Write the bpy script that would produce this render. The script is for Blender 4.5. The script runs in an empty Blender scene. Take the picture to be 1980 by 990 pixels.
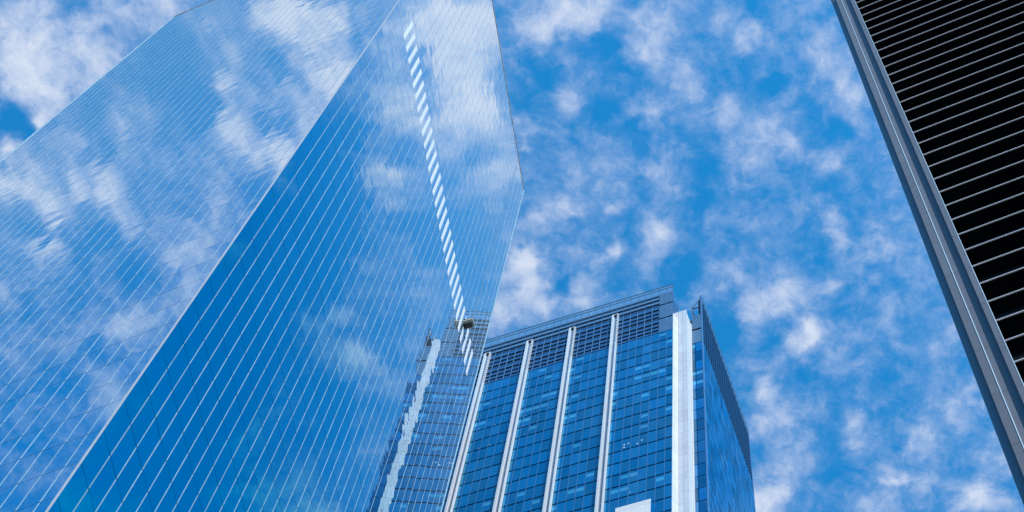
import bpy, math, random
from mathutils import Vector, Matrix

random.seed(7)
C = bpy.context.scene.collection

# ------------------------------------------------------------------ camera
FOCAL_PX = 3437.5                       # focal length for a 1980 px wide frame
ZENITH = Vector((319.28, 1274.4, FOCAL_PX)).normalized()   # right, up, forward
_e = (Vector((1, 0, 0)) - ZENITH.x * ZENITH).normalized()
_n = -ZENITH.cross(_e)
_n = Vector((0, 0, 0)) + ZENITH.cross(_e) * (1 if ZENITH.cross(_e).z > 0 else -1)
# rows: world X, Y, Z expressed in camera axes (right, up, forward)
def to_world(r, u, f):
    v = Vector((r, u, f))
    return Vector((_e.dot(v), _n.dot(v), ZENITH.dot(v)))
CAM_POS = Vector((0.0, 0.0, 1.7))
right, up, fwd = to_world(1, 0, 0), to_world(0, 1, 0), to_world(0, 0, 1)
cd = bpy.data.cameras.new('camera')
cam = bpy.data.objects.new('camera', cd)
C.objects.link(cam)
cam.matrix_world = Matrix(((right.x, up.x, -fwd.x, CAM_POS.x), (right.y, up.y, -fwd.y, CAM_POS.y),
                           (right.z, up.z, -fwd.z, CAM_POS.z), (0, 0, 0, 1)))
cd.sensor_width = 36.0
cd.lens = 36.0 * FOCAL_PX / 1980.0
cd.clip_start = 0.1
cd.clip_end = 6000.0
bpy.context.scene.camera = cam

# ------------------------------------------------------------------ sun
SUN_AZ, SUN_EL = 305.0, 40.0            # azimuth counter-clockwise from +X
sv = Vector((math.cos(math.radians(SUN_EL)) * math.cos(math.radians(SUN_AZ)),
             math.cos(math.radians(SUN_EL)) * math.sin(math.radians(SUN_AZ)), math.sin(math.radians(SUN_EL))))
sl = bpy.data.lights.new('sun', 'SUN')
sl.energy = 4.5
sl.angle = math.radians(0.5)
sl.color = (1.0, 0.96, 0.9)
so = bpy.data.objects.new('sun', sl)
C.objects.link(so)
so.rotation_euler = sv.to_track_quat('Z', 'Y').to_euler()

sc = bpy.context.scene
sc.view_settings.view_transform = 'Standard'
sc.view_settings.look = 'None'
sc.view_settings.exposure = 0.0
sc.view_settings.gamma = 1.0
sc.view_settings.use_curve_mapping = False
sc.cycles.max_bounces = 6
sc.cycles.glossy_bounces = 4
sc.cycles.transparent_max_bounces = 8
sc.cycles.caustics_reflective = False
sc.cycles.caustics_refractive = False
sc.cycles.sample_clamp_indirect = 4.0

# ------------------------------------------------------------------ sky with clouds
# cloud banks on the cloud layer: x, y (per unit of height), radius, thickness
CLOUD_BANKS = [
    (-0.3779, 0.24, 0.0464, 0.85), (-0.3508, 0.2519, 0.0338, 0.7), (-0.3626, 0.2774, 0.0343, 0.8), (-0.3212, 0.2327, 0.0334, 0.55),
    (-0.2969, 0.2384, 0.025, 0.4), (-0.3294, 0.2577, 0.0211, 0.6), (-0.2865, 0.2228, 0.0207, 0.4), (-0.3737, 0.2618, 0.0256, 0.6),
    (-0.3373, 0.2768, 0.0214, 0.7), (-0.3672, 0.2935, 0.013, 0.6), (-0.3763, 0.24, 0.0076, -0.35), (-0.3285, 0.2468, 0.0109, -0.45),
    (-0.3888, 0.2924, 0.0156, -1.1), (-0.3776, 0.3018, 0.0113, -0.9), (-0.3978, 0.3121, 0.0105, 0.9), (-0.3912, 0.3103, 0.0087, 0.6),
    (-0.0574, 0.2245, 0.0282, 0.9), (-0.0722, 0.2369, 0.0183, 0.7), (-0.0368, 0.2181, 0.02, 0.8), (-0.0484, 0.2333, 0.0162, 0.6),
    (-0.0276, 0.239, 0.0129, -0.5), (-0.0011, 0.2324, 0.0181, 0.6), (-0.0127, 0.2417, 0.0141, 0.6), (-0.0089, 0.2738, 0.0156, 0.95),
    (0.0014, 0.2174, 0.0199, 0.35), (-0.0357, 0.2806, 0.0186, -0.6), (-0.0705, 0.2644, 0.0173, -0.6), (-0.0599, 0.2765, 0.0145, 0.35),
    (-0.0847, 0.2896, 0.0092, 0.5), (-0.0816, 0.3086, 0.0063, 0.7), (-0.0383, 0.3074, 0.0251, 0.2), (-0.0257, 0.3294, 0.019, 0.3),
    (-0.0048, 0.316, 0.0147, 0.3), (-0.0013, 0.3319, 0.0148, 0.4), (-0.0541, 0.2548, 0.0123, 0.3), (0.0141, 0.2472, 0.0182, 0.3),
    (0.0336, 0.2197, 0.0179, 0.45), (0.0429, 0.233, 0.012, 0.5), (0.0518, 0.2358, 0.018, 0.5), (0.0542, 0.2554, 0.0113, 0.45),
    (0.0146, 0.264, 0.0102, 0.4), (0.0392, 0.2834, 0.0164, 0.6), (0.0542, 0.2862, 0.0226, 0.35), (0.07, 0.3045, 0.0269, 0.25),
    (0.0727, 0.2997, 0.0103, 0.4), (0.0492, 0.3082, 0.0228, 0.3), (0.0935, 0.2515, 0.0221, 0.5), (0.1061, 0.2664, 0.0202, 0.5),
    (0.0771, 0.2189, 0.0237, 0.3), (0.0956, 0.3101, 0.0083, 0.5), (0.1162, 0.2846, 0.0163, 0.35), (0.0679, 0.2649, 0.0121, -0.6),
    (0.0287, 0.3215, 0.0209, -0.5), (0.0232, 0.3377, 0.0169, -0.4), (0.1031, 0.288, 0.0114, -0.4), (0.0322, 0.259, 0.0081, 0.2),
    (-0.0654, 0.3468, 0.0236, 0.65), (-0.05, 0.3431, 0.0107, 0.65), (-0.0809, 0.367, 0.0182, 0.85), (-0.0808, 0.3903, 0.0219, 0.95),
    (-0.0715, 0.3766, 0.0174, 0.6), (-0.0934, 0.4076, 0.0244, 0.85), (-0.0682, 0.4, 0.011, 0.8), (-0.0497, 0.3726, 0.013, 0.5),
    (-0.0317, 0.3393, 0.0077, 0.7), (-0.0311, 0.372, 0.0121, 0.85), (-0.0031, 0.3547, 0.0154, 0.85), (-0.0063, 0.3712, 0.0129, 0.5),
    (-0.0431, 0.3957, 0.0166, 0.55), (-0.057, 0.4149, 0.0124, -0.6), (0.0185, 0.377, 0.0194, -0.6), (-0.0573, 0.3878, 0.0079, -0.6),
    (-0.0809, 0.362, 0.0043, -0.5), (0.0295, 0.3423, 0.0093, 0.5), (0.0626, 0.3365, 0.016, 0.35), (0.0762, 0.3377, 0.0134, 0.4),
    (0.0695, 0.3541, 0.0169, 0.3), (0.1021, 0.3434, 0.0134, 0.4), (0.1086, 0.3512, 0.0084, 0.45), (0.0523, 0.3759, 0.0137, 0.5),
    (0.0624, 0.3955, 0.0208, 0.85), (0.0805, 0.3882, 0.0206, 0.7), (0.0988, 0.3876, 0.0137, 0.5), (0.0883, 0.4181, 0.0209, 0.7),
    (0.0797, 0.432, 0.0176, 0.45), (0.1032, 0.4108, 0.0108, 0.2), (0.1257, 0.38, 0.0119, 0.35), (0.1279, 0.3474, 0.0101, 0.3),
    (0.1594, 0.3855, 0.0204, 0.35), (0.1423, 0.3993, 0.0193, 0.3), (0.0853, 0.4199, 0.0157, 0.6), (0.0676, 0.4514, 0.0147, 0.85),
    (0.0753, 0.4667, 0.017, 0.4), (0.0616, 0.4778, 0.0171, 0.55), (0.072, 0.5292, 0.023, 0.9), (0.0661, 0.5386, 0.0255, 0.8),
    (0.0899, 0.505, 0.0273, 0.4), (0.1194, 0.4701, 0.0147, 0.85), (0.1238, 0.4893, 0.0189, 0.6), (0.1502, 0.5076, 0.0118, 0.75),
    (0.1602, 0.5143, 0.0204, 0.4), (0.1798, 0.4486, 0.0184, 0.4), (0.1841, 0.4622, 0.0132, 0.35), (0.1668, 0.4786, 0.0111, 0.4),
    (0.1939, 0.5218, 0.0226, 0.85), (0.2008, 0.5107, 0.0171, 0.6), (0.1394, 0.5333, 0.0206, 0.7), (0.2178, 0.4922, 0.02, 0.3),
    (0.2146, 0.5244, 0.0204, 0.5), (0.1365, 0.4469, 0.0185, -0.35), (0.1517, 0.4845, 0.0112, -0.4), (0.0417, 0.4164, 0.0175, -0.6),
    (0.1077, 0.5095, 0.0159, -0.4), (0.1442, 0.4674, 0.0133, -0.3), (0.0942, 0.3614, 0.0127, -0.4), (-0.3164, -0.0049, 0.0268, 1.035),
    (-0.2989, -0.0137, 0.0243, 0.92), (-0.3215, -0.0258, 0.0295, 0.805), (-0.3266, -0.0469, 0.0248, 0.862), (-0.3087, -0.0471, 0.0197, 0.575),
    (-0.3205, 0.0077, 0.0195, 0.92), (-0.3588, 0.0068, 0.0149, 0.69), (-0.3729, -0.0013, 0.013, 0.862), (-0.3953, -0.0372, 0.0229, 0.977),
    (-0.3887, -0.0212, 0.0152, 0.46), (-0.3842, -0.0526, 0.0214, 0.862), (-0.3848, -0.0656, 0.0204, 0.69), (-0.4214, -0.039, 0.0165, 0.575),
    (-0.4316, -0.052, 0.0208, 0.575), (-0.4486, -0.054, 0.0209, 0.46), (-0.4668, 0.0099, 0.0197, 0.805), (-0.4768, -0.0033, 0.0183, 0.862),
    (-0.4844, -0.0192, 0.0174, 0.575), (-0.4832, 0.0213, 0.0167, 0.69), (-0.5051, 0.0242, 0.0158, 0.69), (-0.334, 0.0039, 0.0196, 0.69),
    (-0.3316, -0.0596, 0.0199, 0.69), (-0.3517, -0.0487, 0.0226, 0.69), (-0.3615, -0.0658, 0.0228, 0.575), (-0.4825, -0.0491, 0.0212, 0.575),
    (-0.4603, -0.0472, 0.021, 0.46), (-0.4673, 0.0424, 0.0154, 0.575), (-0.5066, 0.0395, 0.0262, 0.69), (-0.5133, 0.0507, 0.021, 0.69),
    (-0.4389, 0.028, 0.0122, 0.46), (-0.4186, 0.0171, 0.0193, 0.23), (-0.4711, -0.0227, 0.0184, 0.345), (-0.5312, 0.0074, 0.0139, 0.805),
    (-0.5189, -0.0712, 0.026, 0.69), (-0.5362, -0.0643, 0.0218, 0.575), (-0.5475, -0.0438, 0.0163, 0.46), (-0.5677, -0.0389, 0.0219, 0.345),
    (-0.5694, 0.0062, 0.0163, 0.46), (-0.4912, -0.0692, 0.0187, 0.46), (-0.4691, -0.0716, 0.0212, 0.575), (-0.5764, -0.0847, 0.0278, 0.46),
    (-0.6055, -0.0223, 0.0222, 0.46), (-0.3927, 0.0226, 0.0296, -0.7), (-0.3962, -0.0049, 0.0213, -0.7), (-0.3759, 0.0368, 0.0209, -0.6),
    (-0.5276, 0.0228, 0.0134, -0.5), (-0.5074, -0.0109, 0.0148, -0.8), (-0.5065, -0.0354, 0.0171, -0.6), (-0.2929, -0.0368, 0.0136, -0.6),
    (-0.3438, -0.0169, 0.01, -0.4), (-0.4153, 0.0361, 0.017, -0.5), (-0.5708, -0.0117, 0.0138, -0.4), (-0.5927, -0.0592, 0.0188, -0.3),
    (0.191, 0.1839, 0.0435, 1.125), (0.1894, 0.2068, 0.0342, 1.125), (0.2033, 0.1737, 0.029, 0.625), (0.1964, 0.2274, 0.0296, 0.875),
    (0.184, 0.2476, 0.0248, 0.75), (0.2162, 0.2378, 0.0274, 0.688), (0.2337, 0.1867, 0.0196, 0.625), (0.2352, 0.2089, 0.0247, 0.625),
    (0.2288, 0.2273, 0.0199, 0.5), (0.2622, 0.2471, 0.0142, 0.625), (0.2575, 0.257, 0.0142, 0.875), (0.2561, 0.2761, 0.0128, 0.438),
    (0.1862, 0.2735, 0.0211, 0.75), (0.203, 0.2751, 0.0202, 0.5), (0.3497, 0.3362, 0.0215, 0.438), (0.3172, 0.3603, 0.0226, 0.625),
    (0.3199, 0.3306, 0.0149, 0.375), (0.1633, 0.1862, 0.0288, 1.0), (0.3253, 0.2725, 0.0571, -1.44), (0.4066, 0.3378, 0.0738, -1.44),
    (0.371, 0.3191, 0.0499, -0.96), (0.2956, 0.2745, 0.0327, -1.12), (0.2634, 0.2234, 0.0161, -1.28), (0.2279, 0.319, 0.035, -1.12),
    (0.2397, 0.3051, 0.0218, -0.8), (0.292, 0.2381, 0.0258, -1.44), (0.4663, 0.3958, 0.0575, -1.28), (0.3433, 0.3932, 0.0464, -0.8)]

SKY_TINT = (0.13, 1.42, 1.98)
CL_FINE, CL_BROAD, CL_BANK, CL_BASE, CL_WISP = 1.75, 0.5, 0.72, 0.26, 0.95
TILT = 0.0008


def node_world():
    w = bpy.data.worlds.new('World')
    sc.world = w
    w.use_nodes = True
    nt = w.node_tree
    nt.nodes.clear()
    N, L = nt.nodes.new, nt.links.new
    out = N('ShaderNodeOutputWorld')
    bg = N('ShaderNodeBackground')
    bg.inputs['Strength'].default_value = 0.15
    L(bg.outputs[0], out.inputs[0])
    sky = N('ShaderNodeTexSky')
    sky.sky_type = 'NISHITA'
    sky.sun_disc = False
    sky.sun_elevation = math.radians(SUN_EL)
    sky.sun_rotation = math.radians((90.0 - SUN_AZ) % 360.0)
    sky.air_density = 1.0
    sky.dust_density = 0.6
    sky.ozone_density = 2.0
    tint = N('ShaderNodeMix'); tint.data_type = 'RGBA'; tint.blend_type = 'MULTIPLY'
    tint.inputs[0].default_value = 1.0
    tint.inputs[7].default_value = SKY_TINT + (1.0,)
    L(sky.outputs[0], tint.inputs[6])
    tc = N('ShaderNodeTexCoord')
    sep = N('ShaderNodeSeparateXYZ')
    L(tc.outputs['Generated'], sep.inputs[0])
    mz = N('ShaderNodeMath'); mz.operation = 'MAXIMUM'; mz.inputs[1].default_value = 0.06
    L(sep.outputs[2], mz.inputs[0])
    cx = N('ShaderNodeMath'); cx.operation = 'DIVIDE'
    cy = N('ShaderNodeMath'); cy.operation = 'DIVIDE'
    L(sep.outputs[0], cx.inputs[0]); L(mz.outputs[0], cx.inputs[1])
    L(sep.outputs[1], cy.inputs[0]); L(mz.outputs[0], cy.inputs[1])
    q = N('ShaderNodeCombineXYZ')
    L(cx.outputs[0], q.inputs[0]); L(cy.outputs[0], q.inputs[1])
    # ragged outlines: shift the lookup by noise
    def noise(scale, detail, rough, src, dist=0.0):
        n = N('ShaderNodeTexNoise')
        n.inputs['Scale'].default_value = scale
        n.inputs['Detail'].default_value = detail
        n.inputs['Roughness'].default_value = rough
        n.inputs['Distortion'].default_value = dist
        L(src, n.inputs['Vector'])
        return n
    def warp(src, scale, amount, detail):
        n = noise(scale, detail, 0.6, src)
        s = N('ShaderNodeVectorMath'); s.operation = 'SUBTRACT'; s.inputs[1].default_value = (0.5, 0.5, 0.5)
        L(n.outputs['Color'], s.inputs[0])
        m = N('ShaderNodeVectorMath'); m.operation = 'MULTIPLY_ADD'
        m.inputs[1].default_value = (amount, amount, 0.0)
        L(s.outputs[0], m.inputs[0]); L(src, m.inputs[2])
        return m.outputs[0]
    qw = warp(warp(q.outputs[0], 16.0, 0.045, 3.0), 60.0, 0.014, 4.0)
    total = None
    for (x, y, r, a) in CLOUD_BANKS:
        d = N('ShaderNodeVectorMath'); d.operation = 'DISTANCE'
        d.inputs[1].default_value = (x, y, 0.0)
        L(qw, d.inputs[0])
        mr = N('ShaderNodeMapRange'); mr.interpolation_type = 'SMOOTHSTEP'
        mr.inputs['From Min'].default_value = 0.0
        mr.inputs['From Max'].default_value = r
        mr.inputs['To Min'].default_value = a
        mr.inputs['To Max'].default_value = 0.0
        L(d.outputs['Value'], mr.inputs['Value'])
        if total is None:
            total = mr.outputs[0]
        else:
            ad = N('ShaderNodeMath'); ad.operation = 'ADD'
            L(total, ad.inputs[0]); L(mr.outputs[0], ad.inputs[1])
            total = ad.outputs[0]
    lim = N('ShaderNodeMath'); lim.operation = 'MINIMUM'; lim.inputs[1].default_value = 1.1
    L(total, lim.inputs[0])
    lo = N('ShaderNodeMath'); lo.operation = 'MAXIMUM'; lo.inputs[1].default_value = -1.1
    L(lim.outputs[0], lo.inputs[0])
    qf = warp(q.outputs[0], 45.0, 0.016, 4.0)
    n1 = noise(30.0, 8.0, 0.62, qf, 0.3)
    n3 = noise(110.0, 6.0, 0.66, qf, 0.2)
    n2 = noise(9.0, 4.0, 0.5, q.outputs[0])
    # cover = bank * 0.62 + (fine - 0.5) * 1.5 + (broad - 0.5) * 0.7 + base
    def ma(src, k, add):
        m = N('ShaderNodeMath'); m.operation = 'MULTIPLY_ADD'
        m.inputs[1].default_value = k
        L(src, m.inputs[0])
        if isinstance(add, float):
            m.inputs[2].default_value = add
        else:
            L(add, m.inputs[2])
        return m.outputs[0]
    s = ma(n1.outputs[0], CL_FINE, CL_BASE - 0.5 * (CL_FINE + CL_BROAD + CL_WISP))
    s = ma(n3.outputs[0], CL_WISP, s)
    s = ma(n2.outputs[0], CL_BROAD, s)
    s = ma(lo.outputs[0], CL_BANK, s)
    cov = N('ShaderNodeMapRange'); cov.interpolation_type = 'SMOOTHSTEP'
    cov.inputs['From Min'].default_value = -0.15
    cov.inputs['From Max'].default_value = 1.4
    cov.inputs['To Min'].default_value = 0.0
    cov.inputs['To Max'].default_value = 0.9
    L(s, cov.inputs['Value'])
    # thick parts whiter, thin parts bluish
    ccol = N('ShaderNodeMix'); ccol.data_type = 'RGBA'
    ccol.inputs[6].default_value = (2.8, 3.7, 5.9, 1.0)
    ccol.inputs[7].default_value = (5.2, 5.6, 6.3, 1.0)
    L(cov.outputs[0], ccol.inputs[0])
    mix = N('ShaderNodeMix'); mix.data_type = 'RGBA'
    L(cov.outputs[0], mix.inputs[0]); L(tint.outputs[2], mix.inputs[6]); L(ccol.outputs[2], mix.inputs[7])
    L(mix.outputs[2], bg.inputs['Color'])



node_world()

# ------------------------------------------------------------------ materials
def principled(name, col, rough=0.5, metal=0.0, spec=0.5, vary=0.0, scale=3.0, bump=0.0, obj_vary=0.0):
    m = bpy.data.materials.new(name)
    m.use_nodes = True
    nt = m.node_tree
    N, L = nt.nodes.new, nt.links.new
    b = nt.nodes['Principled BSDF']
    b.inputs['Base Color'].default_value = (*col, 1)
    b.inputs['Roughness'].default_value = rough
    b.inputs['Metallic'].default_value = metal
    b.inputs['Specular IOR Level'].default_value = spec
    if vary or obj_vary:
        tc = N('ShaderNodeTexCoord')
        n = N('ShaderNodeTexNoise')
        n.inputs['Scale'].default_value = scale
        n.inputs['Detail'].default_value = 5.0
        L(tc.outputs['Object'], n.inputs['Vector'])
        a = N('ShaderNodeMapRange')
        a.inputs['From Min'].default_value = 0.3; a.inputs['From Max'].default_value = 0.7
        a.inputs['To Min'].default_value = 1 - vary; a.inputs['To Max'].default_value = 1 + vary
        L(n.outputs[0], a.inputs['Value'])
        oi = N('ShaderNodeObjectInfo')
        r = N('ShaderNodeMapRange')
        r.inputs['To Min'].default_value = 1 - obj_vary; r.inputs['To Max'].default_value = 1 + obj_vary
        L(oi.outputs['Random'], r.inputs['Value'])
        mm = N('ShaderNodeMath'); mm.operation = 'MULTIPLY'
        L(a.outputs[0], mm.inputs[0]); L(r.outputs[0], mm.inputs[1])
        v = N('ShaderNodeVectorMath'); v.operation = 'SCALE'
        v.inputs[0].default_value = col
        L(mm.outputs[0], v.inputs['Scale'])
        L(v.outputs[0], b.inputs['Base Color'])
        if bump:
            bp = N('ShaderNodeBump'); bp.inputs['Strength'].default_value = bump
            bp.inputs['Distance'].default_value = 0.02
            L(n.outputs[0], bp.inputs['Height']); L(bp.outputs[0], b.inputs['Normal'])
    return m

def glass(name, base, tint, ior, rough=0.0, wave=0.0, wave_scale=0.8, vary=0.12, floor=0.0, coat=None):
    """coated facade glass: a dark blue body under a Fresnel mirror"""
    m = bpy.data.materials.new(name)
    m.use_nodes = True
    nt = m.node_tree
    nt.nodes.clear()
    N, L = nt.nodes.new, nt.links.new
    out = N('ShaderNodeOutputMaterial')
    mix = N('ShaderNodeMixShader')
    d = N('ShaderNodeBsdfDiffuse')
    g = N('ShaderNodeBsdfGlossy')
    g.inputs['Color'].default_value = (*tint, 1)
    g.inputs['Roughness'].default_value = rough
    f = N('ShaderNodeFresnel'); f.inputs['IOR'].default_value = ior
    at = N('ShaderNodeAttribute'); at.attribute_name = 'tone'      # each pane its own batch of glass
    oi = N('ShaderNodeObjectInfo')
    sm = N('ShaderNodeMath'); sm.operation = 'ADD'
    L(at.outputs['Fac'], sm.inputs[0]); L(oi.outputs['Random'], sm.inputs[1])
    fr = N('ShaderNodeMath'); fr.operation = 'FRACT'
    L(sm.outputs[0], fr.inputs[0])
    mr = N('ShaderNodeMapRange')
    mr.inputs['To Min'].default_value = 1 - vary; mr.inputs['To Max'].default_value = 1 + vary
    L(fr.outputs[0], mr.inputs['Value'])
    v = N('ShaderNodeVectorMath'); v.operation = 'SCALE'
    v.inputs[0].default_value = base
    mv = N('ShaderNodeMapRange')
    mv.inputs['To Min'].default_value = 1 - 3 * vary; mv.inputs['To Max'].default_value = 1 + 3 * vary
    L(fr.outputs[0], mv.inputs['Value'])
    L(mv.outputs[0], v.inputs['Scale']); L(v.outputs[0], d.inputs['Color'])
    fm = N('ShaderNodeMath'); fm.operation = 'MULTIPLY_ADD'; fm.use_clamp = True
    L(f.outputs[0], fm.inputs[0]); L(mr.outputs[0], fm.inputs[1]); fm.inputs[2].default_value = floor
    L(fm.outputs[0], mix.inputs[0])
    if wave:
        tc = N('ShaderNodeTexCoord')
        n = N('ShaderNodeTexNoise'); n.inputs['Scale'].default_value = wave_scale; n.inputs['Detail'].default_value = 1.0
        L(tc.outputs['Object'], n.inputs['Vector'])
        bp = N('ShaderNodeBump'); bp.inputs['Strength'].default_value = 1.0; bp.inputs['Distance'].default_value = wave
        L(n.outputs[0], bp.inputs['Height'])
        L(bp.outputs[0], g.inputs['Normal'])
    if coat:
        # metal-oxide coat: coloured when seen square on, neutral and near total at a glancing angle
        lw = N('ShaderNodeLayerWeight'); lw.inputs['Blend'].default_value = 0.5
        cr = N('ShaderNodeMapRange'); cr.interpolation_type = 'SMOOTHSTEP'
        cr.inputs['From Min'].default_value = coat[0]; cr.inputs['From Max'].default_value = coat[1]
        L(lw.outputs['Facing'], cr.inputs['Value'])
        cm = N('ShaderNodeMix'); cm.data_type = 'RGBA'
        cm.inputs[6].default_value = (*tint, 1); cm.inputs[7].default_value = (*coat[2], 1)
        L(cr.outputs[0], cm.inputs[0])
        L(cm.outputs[2], g.inputs['Color'])
        haze_mix = N('ShaderNodeMapRange')  # milky reflection haze painted in: less mirror, paler body at glancing angles
        haze_mix.inputs['From Min'].default_value = 0.75; haze_mix.inputs['From Max'].default_value = 0.93
        haze_mix.inputs['To Min'].default_value = 0.96; haze_mix.inputs['To Max'].default_value = 0.76
        L(lw.outputs['Facing'], haze_mix.inputs['Value'])
        bm2 = N('ShaderNodeMix'); bm2.data_type = 'RGBA'
        bm2.inputs[7].default_value = (0.40, 0.43, 0.44, 1)
        br = N('ShaderNodeMapRange'); br.interpolation_type = 'SMOOTHSTEP'
        br.inputs['From Min'].default_value = 0.75; br.inputs['From Max'].default_value = 0.84
        L(lw.outputs['Facing'], br.inputs['Value'])
        L(br.outputs[0], bm2.inputs[0]); L(v.outputs[0], bm2.inputs[6]); L(bm2.outputs[2], d.inputs['Color'])
        ms = N('ShaderNodeMath'); ms.operation = 'MULTIPLY'
        L(haze_mix.outputs[0], ms.inputs[1])
        L(mr.outputs[0], ms.inputs[0])
        L(ms.outputs[0], mix.inputs[0])
    L(d.outputs[0], mix.inputs[1]); L(g.outputs[0], mix.inputs[2]); L(mix.outputs[0], out.inputs[0])
    return m

def clear_glass(name, tint, mirror):
    m = bpy.data.materials.new(name)
    m.use_nodes = True
    nt = m.node_tree
    nt.nodes.clear()
    N, L = nt.nodes.new, nt.links.new
    out = N('ShaderNodeOutputMaterial')
    t = N('ShaderNodeBsdfTransparent'); t.inputs[0].default_value = (*tint, 1)
    g = N('ShaderNodeBsdfGlossy'); g.inputs['Color'].default_value = (0.8, 0.92, 1, 1); g.inputs['Roughness'].default_value = 0.02
    df = N('ShaderNodeBsdfDiffuse'); df.inputs[0].default_value = (0.35, 0.5, 0.62, 1)
    mx = N('ShaderNodeMixShader'); mx.inputs[0].default_value = mirror
    m2 = N('ShaderNodeMixShader'); m2.inputs[0].default_value = 0.22
    L(t.outputs[0], mx.inputs[1]); L(g.outputs[0], mx.inputs[2])
    L(mx.outputs[0], m2.inputs[1]); L(df.outputs[0], m2.inputs[2]); L(m2.outputs[0], out.inputs[0])
    return m

M = {
    'tower_glass': glass('blue mirror glass', (0.0, 0.04, 0.10), (0.0, 0.52, 0.66), 3.0, 0.0, 0.004, 0.55, 0.03, 0.0, (0.69, 0.85, (0.94, 0.97, 1.0))),
    'tower_glass_hazed': glass('blue mirror glass painted hazy', (0.0, 0.04, 0.12), (0.30, 0.62, 0.80), 3.0, 0.0, 0.004, 0.55, 0.03, 0.0, (0.60, 0.86, (0.94, 0.97, 1.0))),  # same glass as the right face; paler reflection painted into its tint
    'core_dark': principled('dark shadow gap', (0.02, 0.05, 0.11), 0.6),
    'mullion': principled('brushed steel mullion', (0.34, 0.42, 0.48), 0.38, 0.15, 0.5, 0.12, 2.0, 0.0, 0.12),
    'office_core': principled('dark joint gap', (0.004, 0.012, 0.035), 0.7, 0.0, 0.2),
    'corner_metal': principled('pale corner metal', (0.52, 0.46, 0.47), 0.45, 0.1, 0.5, 0.06, 1.5),
    'white_panel': principled('white enamelled panel', (0.82, 0.71, 0.70), 0.4, 0.0, 0.5, 0.03, 2.0, 0.0, 0.05),
    'office_glass': glass('deep blue office glass', (0.004, 0.09, 0.26), (0.24, 0.86, 0.96), 2.4, 0.01, 0.004, 0.8, 0.09),
    'blind_glass': glass('glass over pale blinds', (0.05, 0.26, 0.46), (0.40, 0.92, 1.0), 2.2, 0.01, 0.004, 0.8, 0.06),
    'side_glass': glass('side facade glass', (0.0, 0.06, 0.20), (0.50, 0.90, 1.0), 1.9, 0.02, 0.01, 1.2, 0.20),
    'louvre': principled('blue grey louvre metal', (0.03, 0.12, 0.27), 0.4, 0.3, 0.5, 0.1, 1.0),
    'louvre_pale': principled('pale louvre metal', (0.13, 0.23, 0.36), 0.4, 0.3, 0.5, 0.08, 1.0),
    'slot': principled('dark plant room slot', (0.003, 0.014, 0.04), 0.7, 0.0, 0.2),
    'fin_white': principled('white fin paint', (0.70, 0.65, 0.66), 0.35, 0.0, 0.5, 0.03, 0.8),
    'channel': principled('grey channel metal', (0.30, 0.32, 0.39), 0.4, 0.2, 0.5, 0.08, 0.8),
    'cladding': principled('pale aluminium cladding', (0.64, 0.57, 0.59), 0.42, 0.1, 0.5, 0.05, 0.7, 0.0, 0.06),
    'office_mullion': principled('pale blue mullion', (0.08, 0.20, 0.40), 0.4, 0.2),
    'side_metal': principled('deep blue louvre metal', (0.008, 0.075, 0.19), 0.6, 0.0, 0.2),
    'screen_glass': clear_glass('roof screen glass', (0.62, 0.80, 0.92), 0.30),
    'screen_metal': principled('screen frame metal', (0.10, 0.17, 0.26), 0.45, 0.3),
    'steel_dark': principled('dark painted steel', (0.06, 0.08, 0.12), 0.5, 0.3),
    'post_metal': principled('grey steel cladding', (0.205, 0.155, 0.150), 0.42, 0.35, 0.5, 0.08, 1.6, 0.0, 0.06),
    'post_edge': principled('painted edge glint', (0.70, 0.66, 0.68), 0.3, 0.1),  # near-white colour stands in for the bright glint along the edge
    'shelf_black': principled('black soffit', (0.0015, 0.002, 0.004), 0.8, 0.0, 0.05),
    'lip': principled('pale louvre lip', (0.72, 0.61, 0.59), 0.4, 0.2),
    'black_glass': glass('dark window band', (0.0, 0.004, 0.012), (0.4, 0.6, 0.85), 2.2, 0.2, 0.0, 1.0, 0.05),
    'ground': principled('grey paving', (0.22, 0.22, 0.21), 0.85, 0.0, 0.3, 0.2, 0.15),
    'rust': principled('dark brown cradle paint', (0.05, 0.035, 0.03), 0.5, 0.1),
    'cradle_pale': principled('cream cradle rail', (0.55, 0.48, 0.40), 0.5),
}

# ------------------------------------------------------------------ helpers
def dirv(a):
    a = math.radians(a)
    return Vector((math.cos(a), math.sin(a), 0))

class Frame:
    """local axes: s along a facade, v outward, z up"""
    def __init__(self, origin, along, outward):
        self.o, self.a, self.n = Vector(origin), along, outward
    def p(self, s, v, z):
        return self.o + self.a * s + self.n * v + Vector((0, 0, z))

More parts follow.
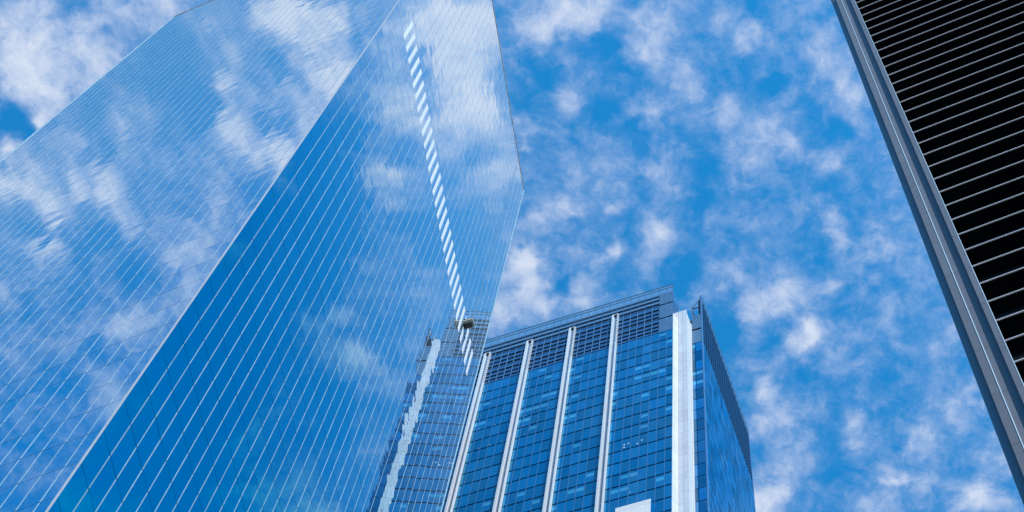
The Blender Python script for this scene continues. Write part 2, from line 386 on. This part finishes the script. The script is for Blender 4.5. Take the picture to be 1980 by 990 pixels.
class Build:
    def __init__(self):
        self.v, self.f, self.m, self.t = [], [], [], []
    def hexa(self, pts, mi=0, tone=0.0):
        """pts: 4 bottom corners then 4 top corners, same order"""
        b = len(self.v)
        self.v += [tuple(p) for p in pts]
        for q in ((0, 3, 2, 1), (4, 5, 6, 7), (0, 1, 5, 4), (1, 2, 6, 5), (2, 3, 7, 6), (3, 0, 4, 7)):
            self.f.append(tuple(b + k for k in q)); self.m.append(mi); self.t.append(tone)
        return self
    def box(self, F, s0, s1, v0, v1, z0, z1, mi=0, tone=0.0):
        c = [(s0, v0), (s1, v0), (s1, v1), (s0, v1)]
        return self.hexa([F.p(s, v, z0) for s, v in c] + [F.p(s, v, z1) for s, v in c], mi, tone)
    def prism(self, F, poly, z0, z1, mi=0):
        b, n = len(self.v), len(poly)
        self.v += [tuple(F.p(s, v, z0)) for s, v in poly] + [tuple(F.p(s, v, z1)) for s, v in poly]
        self.f.append(tuple(b + k for k in range(n))[::-1]); self.m.append(mi); self.t.append(0)
        self.f.append(tuple(b + n + k for k in range(n))); self.m.append(mi); self.t.append(0)
        for k in range(n):
            j = (k + 1) % n
            self.f.append((b + k, b + j, b + n + j, b + n + k)); self.m.append(mi); self.t.append(0)
        return self
    def bar(self, p, q, r, mi=0):
        p, q = Vector(p), Vector(q)
        d = (q - p).normalized()
        a = d.cross(Vector((0, 0, 1)) if abs(d.z) < 0.9 else Vector((1, 0, 0))).normalized() * r
        c = d.cross(a).normalized() * r
        o = [a + c, a - c, -a - c, -a + c]
        return self.hexa([p + k for k in o] + [q + k for k in o], mi)
    def make(self, name, mats, parent=None, kind=None, smooth=False):
        me = bpy.data.meshes.new(name)
        me.from_pydata(self.v, [], self.f)
        for m in (mats if isinstance(mats, (list, tuple)) else [mats]):
            me.materials.append(m)
        me.polygons.foreach_set('material_index', self.m)
        at = me.attributes.new('tone', 'FLOAT', 'FACE')
        at.data.foreach_set('value', [float(x) for x in self.t])
        import bmesh
        bm = bmesh.new(); bm.from_mesh(me)
        bmesh.ops.recalc_face_normals(bm, faces=bm.faces)
        bm.to_mesh(me); bm.free()
        o = bpy.data.objects.new(name, me)
        C.objects.link(o)
        if parent is not None:
            o.parent = parent
            o.matrix_parent_inverse = parent.matrix_world.inverted()
        if kind:
            o['kind'] = kind
        return o

def thing(name, loc, label, cat):
    o = bpy.data.objects.new(name, None)
    o.location = loc
    C.objects.link(o)
    o['label'] = label; o['category'] = cat
    o.empty_display_size = 2
    bpy.context.view_layer.update()
    return o

_pane_mesh = {}
def unit_box_mesh(name, mats, key):
    """a pane 1 x 1 with its thickness behind y = 0 .. -1, centred; scaled by its object"""
    if key in _pane_mesh:
        return _pane_mesh[key]
    W = Frame((0, 0, 0), Vector((1, 0, 0)), Vector((0, 1, 0)))
    b = Build()
    if 'blind' in key:
        b.box(W, -.5, .5, -1, 0, -.5, 0.02)
        b.box(W, -.5, .5, -1, 0, 0.30, .5)
        b.box(W, -.5, -.46, -1, 0, 0.02, 0.30); b.box(W, .46, .5, -1, 0, 0.02, 0.30)
        b.box(W, -.46, .46, -1, 0, 0.02, 0.30, 1)
    else:
        b.box(W, -.5, .5, -1, 0, -.5, .5)
    o = b.make(name, mats)
    me = o.data
    bpy.data.objects.remove(o)
    _pane_mesh[key] = me
    return me

def pane_matrix(F, s0, s1, z0, z1, v, th, tilt):
    rz = random.gauss(0, tilt); rx = random.gauss(0, tilt)
    R = Matrix(((F.a.x, F.n.x, 0), (F.a.y, F.n.y, 0), (F.a.z, F.n.z, 1))).to_4x4()
    T = Matrix.Translation(F.p((s0 + s1) / 2, v, (z0 + z1) / 2))
    return T @ R @ Matrix.Rotation(rz, 4, 'Z') @ Matrix.Rotation(rx, 4, 'X') @ Matrix.Diagonal((s1 - s0, th, z1 - z0, 1))

def seen_area(mat):
    """rough size of a unit pane in the picture, 0 when outside the frame"""
    P = []
    for x, z in ((-.5, -.5), (.5, -.5), (.5, .5), (-.5, .5)):
        d = mat @ Vector((x, 0, z)) - CAM_POS
        f = d.dot(fwd)
        P.append((990 + FOCAL_PX * d.dot(right) / f, 495 - FOCAL_PX * d.dot(up) / f))
    cx, cy = sum(p[0] for p in P) / 4, sum(p[1] for p in P) / 4
    if not (-12 < cx < 1992 and -12 < cy < 1002):
        return 0.0
    return abs(sum(P[i][0] * P[(i + 1) % 4][1] - P[(i + 1) % 4][0] * P[i][1] for i in range(4))) / 2

def lay_panes(cells, parent, name, rest_name, limit=298):
    """cells: (matrix, material key list, mesh key); the largest in the picture become parts, the rest one mass"""
    order = sorted(range(len(cells)), key=lambda i: -seen_area(cells[i][0]))
    single = set(i for i in order[:limit] if seen_area(cells[i][0]) > 0)
    rest = Build()
    rmats = []
    for i, (mat, mats, key) in enumerate(cells):
        me = unit_box_mesh(name, mats, key)
        if i in single:
            o = bpy.data.objects.new(name, me)
            C.objects.link(o)
            o.parent = parent
            o.matrix_parent_inverse = parent.matrix_world.inverted()
            o.matrix_world = mat
        else:
            b = len(rest.v)
            rest.v += [tuple(mat @ v.co) for v in me.vertices]
            tone = random.random()
            idx = []
            for mt in mats:
                if mt not in rmats: rmats.append(mt)
                idx.append(rmats.index(mt))
            for p in me.polygons:
                rest.f.append(tuple(b + k for k in p.vertices)); rest.m.append(idx[p.material_index]); rest.t.append(tone)
    if rest.v:
        rest.make(rest_name, rmats, parent, 'stuff')

def struct(o):
    o['kind'] = 'structure'
    return o

# ------------------------------------------------------------------ ground
G = Frame((0, 0, 0), Vector((1, 0, 0)), Vector((0, 1, 0)))
struct(Build().box(G, -2500, 2500, -2500, 2500, -0.5, 0.0).make('ground', M['ground']))

# ------------------------------------------------------------------ mirror glass tower
K = Vector((-24.327, 34.72, 0))
DL, DR = dirv(157.05), dirv(80.78)
FL = Frame(K, DL, dirv(247.05))         # left facade
FR = Frame(K, DR, dirv(-9.22))          # right facade
WL, WR, TOP = 43.01, 39.92, 226.0
FH, FZ, PITCH = 3.18, 68.2, 1.1745

mt = thing('glass_tower', K, 'tall tower of mirrored blue glass panes with a row of white slats across it', 'skyscraper')
far = K + DL * WL + DR * WR
def tower_poly(g):
    # footprint pulled in by g behind the panes
    return [K + DL * g * 1.3 + DR * g * 1.3, K + DL * (WL - g) + DR * g * 1.3, K + DL * (WL - g) + DR * (WR - g), K + DL * g * 1.3 + DR * (WR - g)]
W0 = Frame((0, 0, 0), Vector((1, 0, 0)), Vector((0, 1, 0)))
Build().prism(W0, [(p.x, p.y) for p in tower_poly(0.12)], 0, TOP - 0.6).make('core', M['core_dark'], mt)
rows = []
k = -9
while FZ + FH * k < TOP - 0.5:
    rows.append((FZ + FH * k, min(FZ + FH * (k + 1), TOP - 0.05)))
    k += 1
GAP = 0.010
cells = []
left_cols = [0.08] + [0.83 + 1.172 * j for j in range(0, 36)] + [WL - 0.1]
right_cols = [0.08] + [0.155 + PITCH * j for j in range(1, 34)] + [WR - 0.1]
for F, cols, tag in ((FL, left_cols, 'L'), (FR, right_cols, 'R')):
    for j in range(len(cols) - 1):
        for (z0, z1) in rows:
            mat = pane_matrix(F, cols[j] + GAP, cols[j + 1] - GAP, z0 + GAP * 1.6, z1 - GAP * 1.6, 0.0, 0.05, TILT)
            cells.append((mat, [M['tower_glass_hazed' if tag == 'L' else 'tower_glass']], 'tower' + tag))
lay_panes(cells, mt, 'glass_pane', 'upper_glass_panes')
for F, cols in ((FL, left_cols), (FR, right_cols)):
    for c in cols[1:-1]:
        b = Build()
        for (z0, z1) in rows:
            w = 0.033 + random.uniform(-.004, .004)
            b.box(F, c - w, c + w, -0.03, 0.006 + random.uniform(-.003, .003), z0 + 0.05, z1 - 0.05)
        b.make('mullion', M['mullion'], mt)
# corner trims and coping
Build().prism(W0, [(p.x, p.y) for p in (K + DL * 0.08 + FL.n * 0.006, K + DL * 0.08 - FL.n * 0.1, K + DR * 0.08 - FR.n * 0.1, K + DR * 0.08 + FR.n * 0.006, K + (FL.n + FR.n) * 0.004)],
              0, TOP).make('corner_trim', M['corner_metal'], mt)
b = Build(); b.box(FL, 0.18, WL, -0.35, 0.06, TOP - 0.04, TOP + 0.08); b.make('coping', M['cladding'], mt)
b = Build(); b.box(FR, 0.18, WR, -0.35, 0.06, TOP - 0.04, TOP + 0.08); b.make('coping', M['cladding'], mt)
Build().box(FL, WL - 0.1, WL, -0.2, 0.05, 0, TOP - 0.05).make('corner_trim', M['mullion'], mt)
Build().box(FR, WR - 0.1, WR, -0.2, 0.05, 0, TOP - 0.05).make('corner_trim', M['mullion'], mt)
# the row of white slats, two storeys tall
for j in range(30):
    s = 0.155 + PITCH * (j + 2) + 0.53
    Build().box(FR, s, s + 0.48, -0.02, 0.012, 160.4, 166.25).make('white_slat', M['white_panel'], mt)

# ------------------------------------------------------------------ window cleaning cradle in front of the tower
CB = Vector((-18.75, 67.9, 164.4))
cr = thing('cleaning_cradle', CB, 'small dark window cleaning cradle hanging beside the lower white slats', 'cradle')
FC = Frame(CB - Vector((0, 0, CB.z)), dirv(-19.9), dirv(250.1))
Build().box(FC, -0.62, 0.72, -0.3, 0.3, CB.z - .62, CB.z - .12).make('tub', M['rust'], cr)
Build().box(FC, -0.74, 0.80, -0.36, 0.36, CB.z - .08, CB.z + .10).make('rail', M['cradle_pale'], cr)
Build().box(FC, -0.70, 0.76, -0.33, 0.33, CB.z + .14, CB.z + .42).make('hood', M['rust'], cr)
for s in (-.55, .62):
    b = Build(); b.box(FC, s - .012, s + .012, -.012, .012, CB.z - .12, TOP + 1.0); b.make('cable', M['steel_dark'], cr)
b = Build()
b.bar(FC.p(-.55, 0, TOP + .98), FC.p(-.55, 0, TOP + .98) - FR.n * 2.6, .02)
b.bar(FC.p(.62, 0, TOP + .98), FC.p(.62, 0, TOP + .98) - FR.n * 2.6, .02)
b.make('davit', M['screen_metal'], cr)

# ------------------------------------------------------------------ office tower with white piers
CM = Vector((2.472, 95.302, 0))
DA, DBk = dirv(160.1), dirv(70.1)
FO = Frame(CM, DA, -DBk)                # front facade, v outward
ot = thing('office_tower', CM, 'blue glass office tower with white vertical piers and dark louvres under its roof', 'skyscraper')
WIDTH = 45.0
F0, FS = 230.75, 3.083
LOW = 128.0
LS = 2.12                               # the louvred floors start here
DEPTH = 26.3
CORN = -3.40                            # s of the set back corner
Build().prism(FO, [(0.15, -0.2), (WIDTH, -0.2), (WIDTH, -DEPTH), (CORN + .2, -DEPTH), (CORN + .2, -3.2), (-1.35, -3.2), (-1.35, -1.45), (-.25, -1.45)],
              0, 231.3).make('core', M['office_core'], ot)
Build().prism(FO, [(LS - .04, -.10), (WIDTH, -.10), (WIDTH, -DEPTH + .8), (CORN + .3, -DEPTH + .8), (CORN + .3, -3.6), (0.3, -3.6), (0.3, -.75), (LS - .04, -.75)],
              231.3, 240.9).make('plant_room', M['slot'], ot)
Build().prism(FO, [(LS - .04, -.105), (WIDTH, -.105), (WIDTH, -DEPTH + .8), (LS - .04, -DEPTH + .8)],
              240.9, 244.9).make('plant_room', M['slot'], ot)
# storeys of glass
PC = 8.65
cols = [0.0] + [PC - 1.105 * j for j in range(7, -1, -1)]
while cols[-1] < WIDTH - 0.5:
    cols.append(cols[-1] + 1.105)
cells = []
nf = int((F0 - LOW) / FS)
def blind(j, k):
    if k in (4, 5): return random.random() < 0.45
    if k in (3, 6): return random.random() < 0.22
    if k in (12, 13, 14): return random.random() < 0.2
    return random.random() < 0.05
for j in range(len(cols) - 1):
    for k in range(nf):
        z1 = F0 - FS * k - 0.06; z0 = F0 - FS * (k + 1) + 0.24
        bl = blind(j, k)
        mat = pane_matrix(FO, cols[j] + .035, cols[j + 1] - .035, z0, z1, 0.0, 0.12, 0.0025)
        cells.append((mat, [M['office_glass'], M['blind_glass']] if bl else [M['office_glass']], 'office_blind' if bl else 'office'))
lay_panes(cells, ot, 'window_pane', 'other_window_panes', 280)
for c in cols[1:]:
    Build().box(FO, c - .03, c + .03, -.1, .012, LOW, F0 - .05).make('mullion', M['office_mullion'], ot)
# blade rows of the plant floors
blades = [(230.88, 231.36, 0), (232.0, 232.64, 0), (233.27, 233.93, 0), (234.72, 235.55, 0), (235.72, 235.98, 0), (236.75, 237.42, 0),
          (238.08, 238.76, 0), (239.56, 240.62, 0), (240.82, 241.03, 0), (241.83, 242.56, 1), (243.37, 244.1, 1), (244.86, 245.35, 1)]
for z0, z1, pale in blades:
    Build().box(FO, LS, WIDTH, -.07, .02, z0, z1).make('louvre_blade', M['louvre_pale' if pale else 'louvre'], ot)
for c in cols[3:]:
    Build().box(FO, c - .04, c + .04, -.08, .05, F0 + .1, 241.0).make('louvre_mullion', M['louvre_pale'], ot)
for c in cols[3:]:
    Build().box(FO, c - .02, c + .02, -.08, .03, 241.1, 244.8).make('louvre_mullion', M['louvre'], ot)
# finely slatted corner bay
z = 230.9
while z < 245.0:
    big = min(abs(z - 235.75), abs(z - 240.8)) < .28
    if not big:
        Build().box(FO, 0.02, LS - .05, -.12, 0.0, z, z + .40).make('corner_slat', M['louvre_pale'], ot)
    z += .52
Build().box(FO, 0.06, LS - .06, -.7, -.13, 230.9, 245.0).make('corner_backing', M['louvre'], ot)
Build().box(FO, 1.02, 1.08, -.1, .04, 230.9, 245.0).make('louvre_mullion', M['louvre_pale'], ot)
# glass screen on the roof line
for c0, c1 in zip([0.0] + cols[1:-1], cols[1:]):
    Build().box(FO, c0 + .03, c1 - .03, -.05, 0.0, 245.40, 247.90).make('screen_pane', M['screen_glass'], ot)
for c in [0.03] + cols[1:]:
    Build().box(FO, c - .03, c + .03, -.09, .03, 244.9, 247.92).make('screen_post', M['screen_metal'], ot)
Build().box(FO, 0, WIDTH, -.1, .04, 247.93, 248.03).make('screen_rail', M['screen_metal'], ot)
Build().box(FO, 0, WIDTH, -.1, .035, 246.95, 247.0).make('screen_rail', M['screen_metal'], ot)
# upper return beside the recess: slatted
FRt = Frame(FO.p(0, 0, 0), (FO.p(-.4, -1.25, 0) - FO.p(0, 0, 0)).normalized(), dirv(-30))
FRt.n = Vector((FRt.a.y, -FRt.a.x, 0))
RL = 1.31
z = 236.8
while z < 241.6:
    Build().box(FRt, 0.03, RL, -.1, 0.0, z, z + .40).make('corner_slat', M['louvre'], ot)
    z += .52
# piers: two white fins either side of a grey channel
for i in range(6):
    c = PC + 6.63 * i
    if c > WIDTH - 1: break
    w = 0.47
    Build().box(FO, c + w - .29, c + w, .05, .50, LOW, 241.35).make('pier_fin', M['fin_white'], ot)
    b = Build()
    b.box(FO, c - w, c - w + .15, .05, .50, LOW, F0)
    zz = F0 + .08
    while zz < 241.2:
        b.box(FO, c - w, c - w + .15, .05, .50, zz, zz + .50); zz += .73
    b.make('pier_fin', M['fin_white'], ot)
    Build().box(FO, c - w + .152, c + w - .292, .05, .22, LOW, 240.95).make('pier_channel', M['channel'], ot)
    b = Build()
    b.box(FO, c - w, c + w, .05, .50, 241.36, 241.5)
    b.make('pier_cap', M['fin_white'], ot)
    Build().box(FO, c - w + .18, c + w - .31, .23, .40, 240.98, 241.34).make('pier_slot', M['slot'], ot)
# recessed white corner pier: splayed return, two columns of front panels, bright side
def panel_run(F, s0, s1, v, top, mat, name='cladding_panel'):
    k = 0
    z1 = top
    while z1 > LOW:
        z0 = F0 - FS * k
        while z0 > z1 - 1.0:
            k += 1; z0 = F0 - FS * k
        Build().box(F, s0 + .012, s1 - .012, v - .08, v, z0 + .02, z1 - .02).make(name, mat, ot)
        z1 = z0; k += 1
panel_run(FRt, 0.02, RL, 0.0, F0, M['cladding'])
for za, zb, zc in ((F0 + .02, F0 + FS - .02, F0 + FS - .02), (F0 + FS + .02, 236.4, 239.6)):
    Build().hexa([FRt.p(a, v, za) for a, v in ((0.032, -.08), (RL - .012, -.08), (RL - .012, 0), (0.032, 0))] +
                 [FRt.p(a, v, z) for a, v, z in ((0.032, -.08, zb), (RL - .012, -.08, zc), (RL - .012, 0, zc), (0.032, 0, zb))]).make('cladding_panel', M['cladding'], ot)
panel_run(FO, -1.06, -.41, -1.25, 239.7, M['cladding'])
panel_run(FO, -1.66, -1.06, -1.25, 239.7, M['cladding'])
FSd = Frame(FO.p(-1.66, -1.27, 0), DBk, dirv(-19.9))
panel_run(FSd, 0.0, 1.70, 0.0, 238.4, M['fin_white'], 'side_panel')
Build().box(FO, -1.82, -1.70, -3.2, -2.72, LOW, 237.6).make('edge_strip', M['fin_white'], ot)
Build().box(FO, -1.70, -1.665, -3.2, -2.98, LOW, 238.2).make('edge_strip', M['steel_dark'], ot)
# narrow glass strip up to the set back corner
cells = []
for k in range(nf):
    z1 = F0 - FS * k - 0.06; z0 = F0 - FS * (k + 1) + 0.10
    for s0, s1 in ((-2.28, -1.84), (-3.37, -2.32)):
        bl = k in (3, 4) or random.random() < .06
        mat = pane_matrix(FO, s0, s1, z0, z1, -3.0, 0.12, 0.003)
        cells.append((mat, [M['side_glass'], M['blind_glass']] if bl else [M['side_glass']], 'strip_blind' if bl else 'strip'))
lay_panes(cells, ot, 'strip_pane', 'lower_strip_panes', 60)
z = 230.95
while z < 240.8:
    if abs(z - 235.6) > .3:
        Build().box(FO, -3.37, -1.84, -3.12, -3.0, z, z + .42).make('corner_slat', M['louvre_pale'], ot)
    z += .56
# open steel frame on the corner
b = Build()
b.bar(FO.p(-1.9, -3.1, 241), FO.p(-1.9, -3.1, 244.9), .055)
b.bar(FO.p(-2.05, -3.1, 241), FO.p(-2.05, -3.1, 244.6), .04)
b.bar(FO.p(-3.22, -3.1, 241), FO.p(-3.22, -3.1, 247.9), .10)
b.bar(FO.p(-1.9, -3.1, 243.9), FO.p(-3.3, -3.1, 243.9), .06)
b.bar(FO.p(-2.1, -3.1, 244.4), FO.p(-3.25, -3.1, 247.3), .045)
b.bar(FO.p(-1.9, -3.1, 241.2), FO.p(-1.9, -5.4, 241.2), .06)
b.bar(FO.p(-1.95, -3.1, 244.6), FO.p(-1.95, -5.6, 241.2), .05)
b.make('roof_frame', M['steel_dark'], ot)
# side facade
FX = Frame(FO.p(CORN, -3.0, 0), DBk, dirv(-19.9))
SL = 23.3
cells = []
n = 21
for j in range(n):
    s0 = .05 + (SL - .1) / n * j; s1 = .05 + (SL - .1) / n * (j + 1)
    for k in range(nf):
        z1 = F0 - FS * k - 0.05; z0 = F0 - FS * (k + 1) + 0.10
        cells.append((pane_matrix(FX, s0 + .04, s1 - .04, z0, z1, 0.0, 0.12, 0.004), [M['side_glass']], 'side'))
lay_panes(cells, ot, 'side_pane', 'upper_side_panes', 200)
z = 230.9
while z < 246.6:
    Build().box(FX, .05, SL, -.4, -.02, z, z + .30).make('side_blade', M['side_metal'], ot)
    z += .95
for j in range(n + 1):
    s = .05 + (SL - .1) / n * j
    Build().box(FX, s - .04, s + .04, -.2, .03, 230.85, 247.0).make('side_mullion', M['side_metal'], ot)
Build().box(FX, .2, SL - .3, -.56, -.45, 230.8, 246.6).make('side_backing', M['slot'], ot)
Build().box(FX, 0, SL, -.06, -.01, 246.75, 247.9).make('screen_pane', M['screen_glass'], ot)
Build().box(FX, 0, SL, -.08, .03, 247.92, 248.02).make('screen_rail', M['screen_metal'], ot)
Build().box(FX, -.05, .12, -.12, .05, LOW, 248.0).make('corner_trim', M['office_mullion'], ot)
Build().box(FX, SL - .1, SL + .02, -.12, .05, LOW, 248.0).make('corner_trim', M['office_mullion'], ot)
# lit ceiling lamps seen in the rooms
CEILING_LAMPS = [(27.13, 215.76, .07), (24.85, 215.65, .07), (26.6, 209.7, .07), (24.94, 209.75, .07), (23.3, 209.74, .07), (20.11, 209.77, .06),
                 (20.49, 212.68, .07), (20.5, 215.72, .06), (5.09, 185.39, .08), (6.17, 198.36, .15), (6.17, 197.60, .15), (5.63, 198.38, .14),
                 (4.47, 197.63, .14), (3.88, 198.24, .14)]
em = principled('lit ceiling lamp', (0.35, 0.45, 0.55), 0.5)
em.node_tree.nodes['Principled BSDF'].inputs['Emission Color'].default_value = (0.75, 0.92, 1.0, 1)
em.node_tree.nodes['Principled BSDF'].inputs['Emission Strength'].default_value = 0.15
for s, z, w in CEILING_LAMPS:
    Build().box(FO, s - w * .7, s + w * .7, .004, .008, z - w * 1.1, z + w * 1.1).make('ceiling_lamp', em, ot)
# projecting white box low on the front
Build().box(FO, 2.10, 6.27, .06, 1.20, 172.0, 179.0).make('white_bay', M['white_panel'], ot)
Build().box(FO, 2.10, 6.27, .06, 1.20, 179.03, 180.0).make('bay_fascia', M['white_panel'], ot)
Build().box(FO, 1.98, 2.09, .06, 1.14, 172.0, 179.9).make('bay_cheek', M['office_glass'], ot)

# ------------------------------------------------------------------ dark louvred tower
S = 0.6
QI = dirv(63.15) * 24.0
FD = Frame(QI, dirv(-23.97), dirv(246.03))
dt = thing('louvred_tower', QI, 'dark tower of black recesses and thin pale louvres beside a grey steel corner post', 'skyscraper')
HT = 106.3
Build().prism(FD, [(-1.30, -.45), (-.2, -.45), (-.2, -.815), (30, -.815), (30, -22), (-1.30, -22)], 0, HT - .4).make('core', M['shelf_black'], dt)
pitch = 2.708 * S
z_first = 1.7 + (168.79 - 1.7) * S
zs = [z_first + pitch * k for k in range(-42, 3)]
strips = [(-1.35, -1.085, -.26), (-1.08, -.812, 0.0), (-.778, -.60, 0.0), (-.595, -.345, -.26), (-.34, -.145, 0.0)]
for u0, u1, v in strips:
    for i in range(0, len(zs) - 2, 2):
        Build().box(FD, u0, u1 - .004, v - .18, v, zs[i] + .008, zs[i + 2] - .008).make('cladding_panel', M['post_metal'], dt)
Build().box(FD, -.810, -.780, -.2, .02, zs[0], HT).make('glint_edge', M['post_edge'], dt)
Build().box(FD, -.143, -.118, -.9, .012, zs[0], HT).make('glint_edge', M['post_edge'], dt)
Build().box(FD, -1.35, -.12, -.46, -.2, zs[0], HT).make('post_backing', M['steel_dark'], dt)
for i, z in enumerate(zs):
    Build().box(FD, -.115, 30, -.56 if i % 2 == 0 else -.79, -.03, z, z + .12).make('shelf', M['shelf_black'], dt)
    Build().box(FD, -.115, 30, -.029, .012, z - .012, z + .028).make('louvre_lip', M['lip'], dt)
    if i + 1 < len(zs):
        Build().box(FD, -.11, 30, -.81, -.795, z + .15, zs[i + 1] - .01).make('window_band', M['black_glass' if i % 2 else 'shelf_black'], dt)
Build().box(FD, -1.36, 30, -.5, .05, HT - .3, HT).make('coping', M['post_metal'], dt)
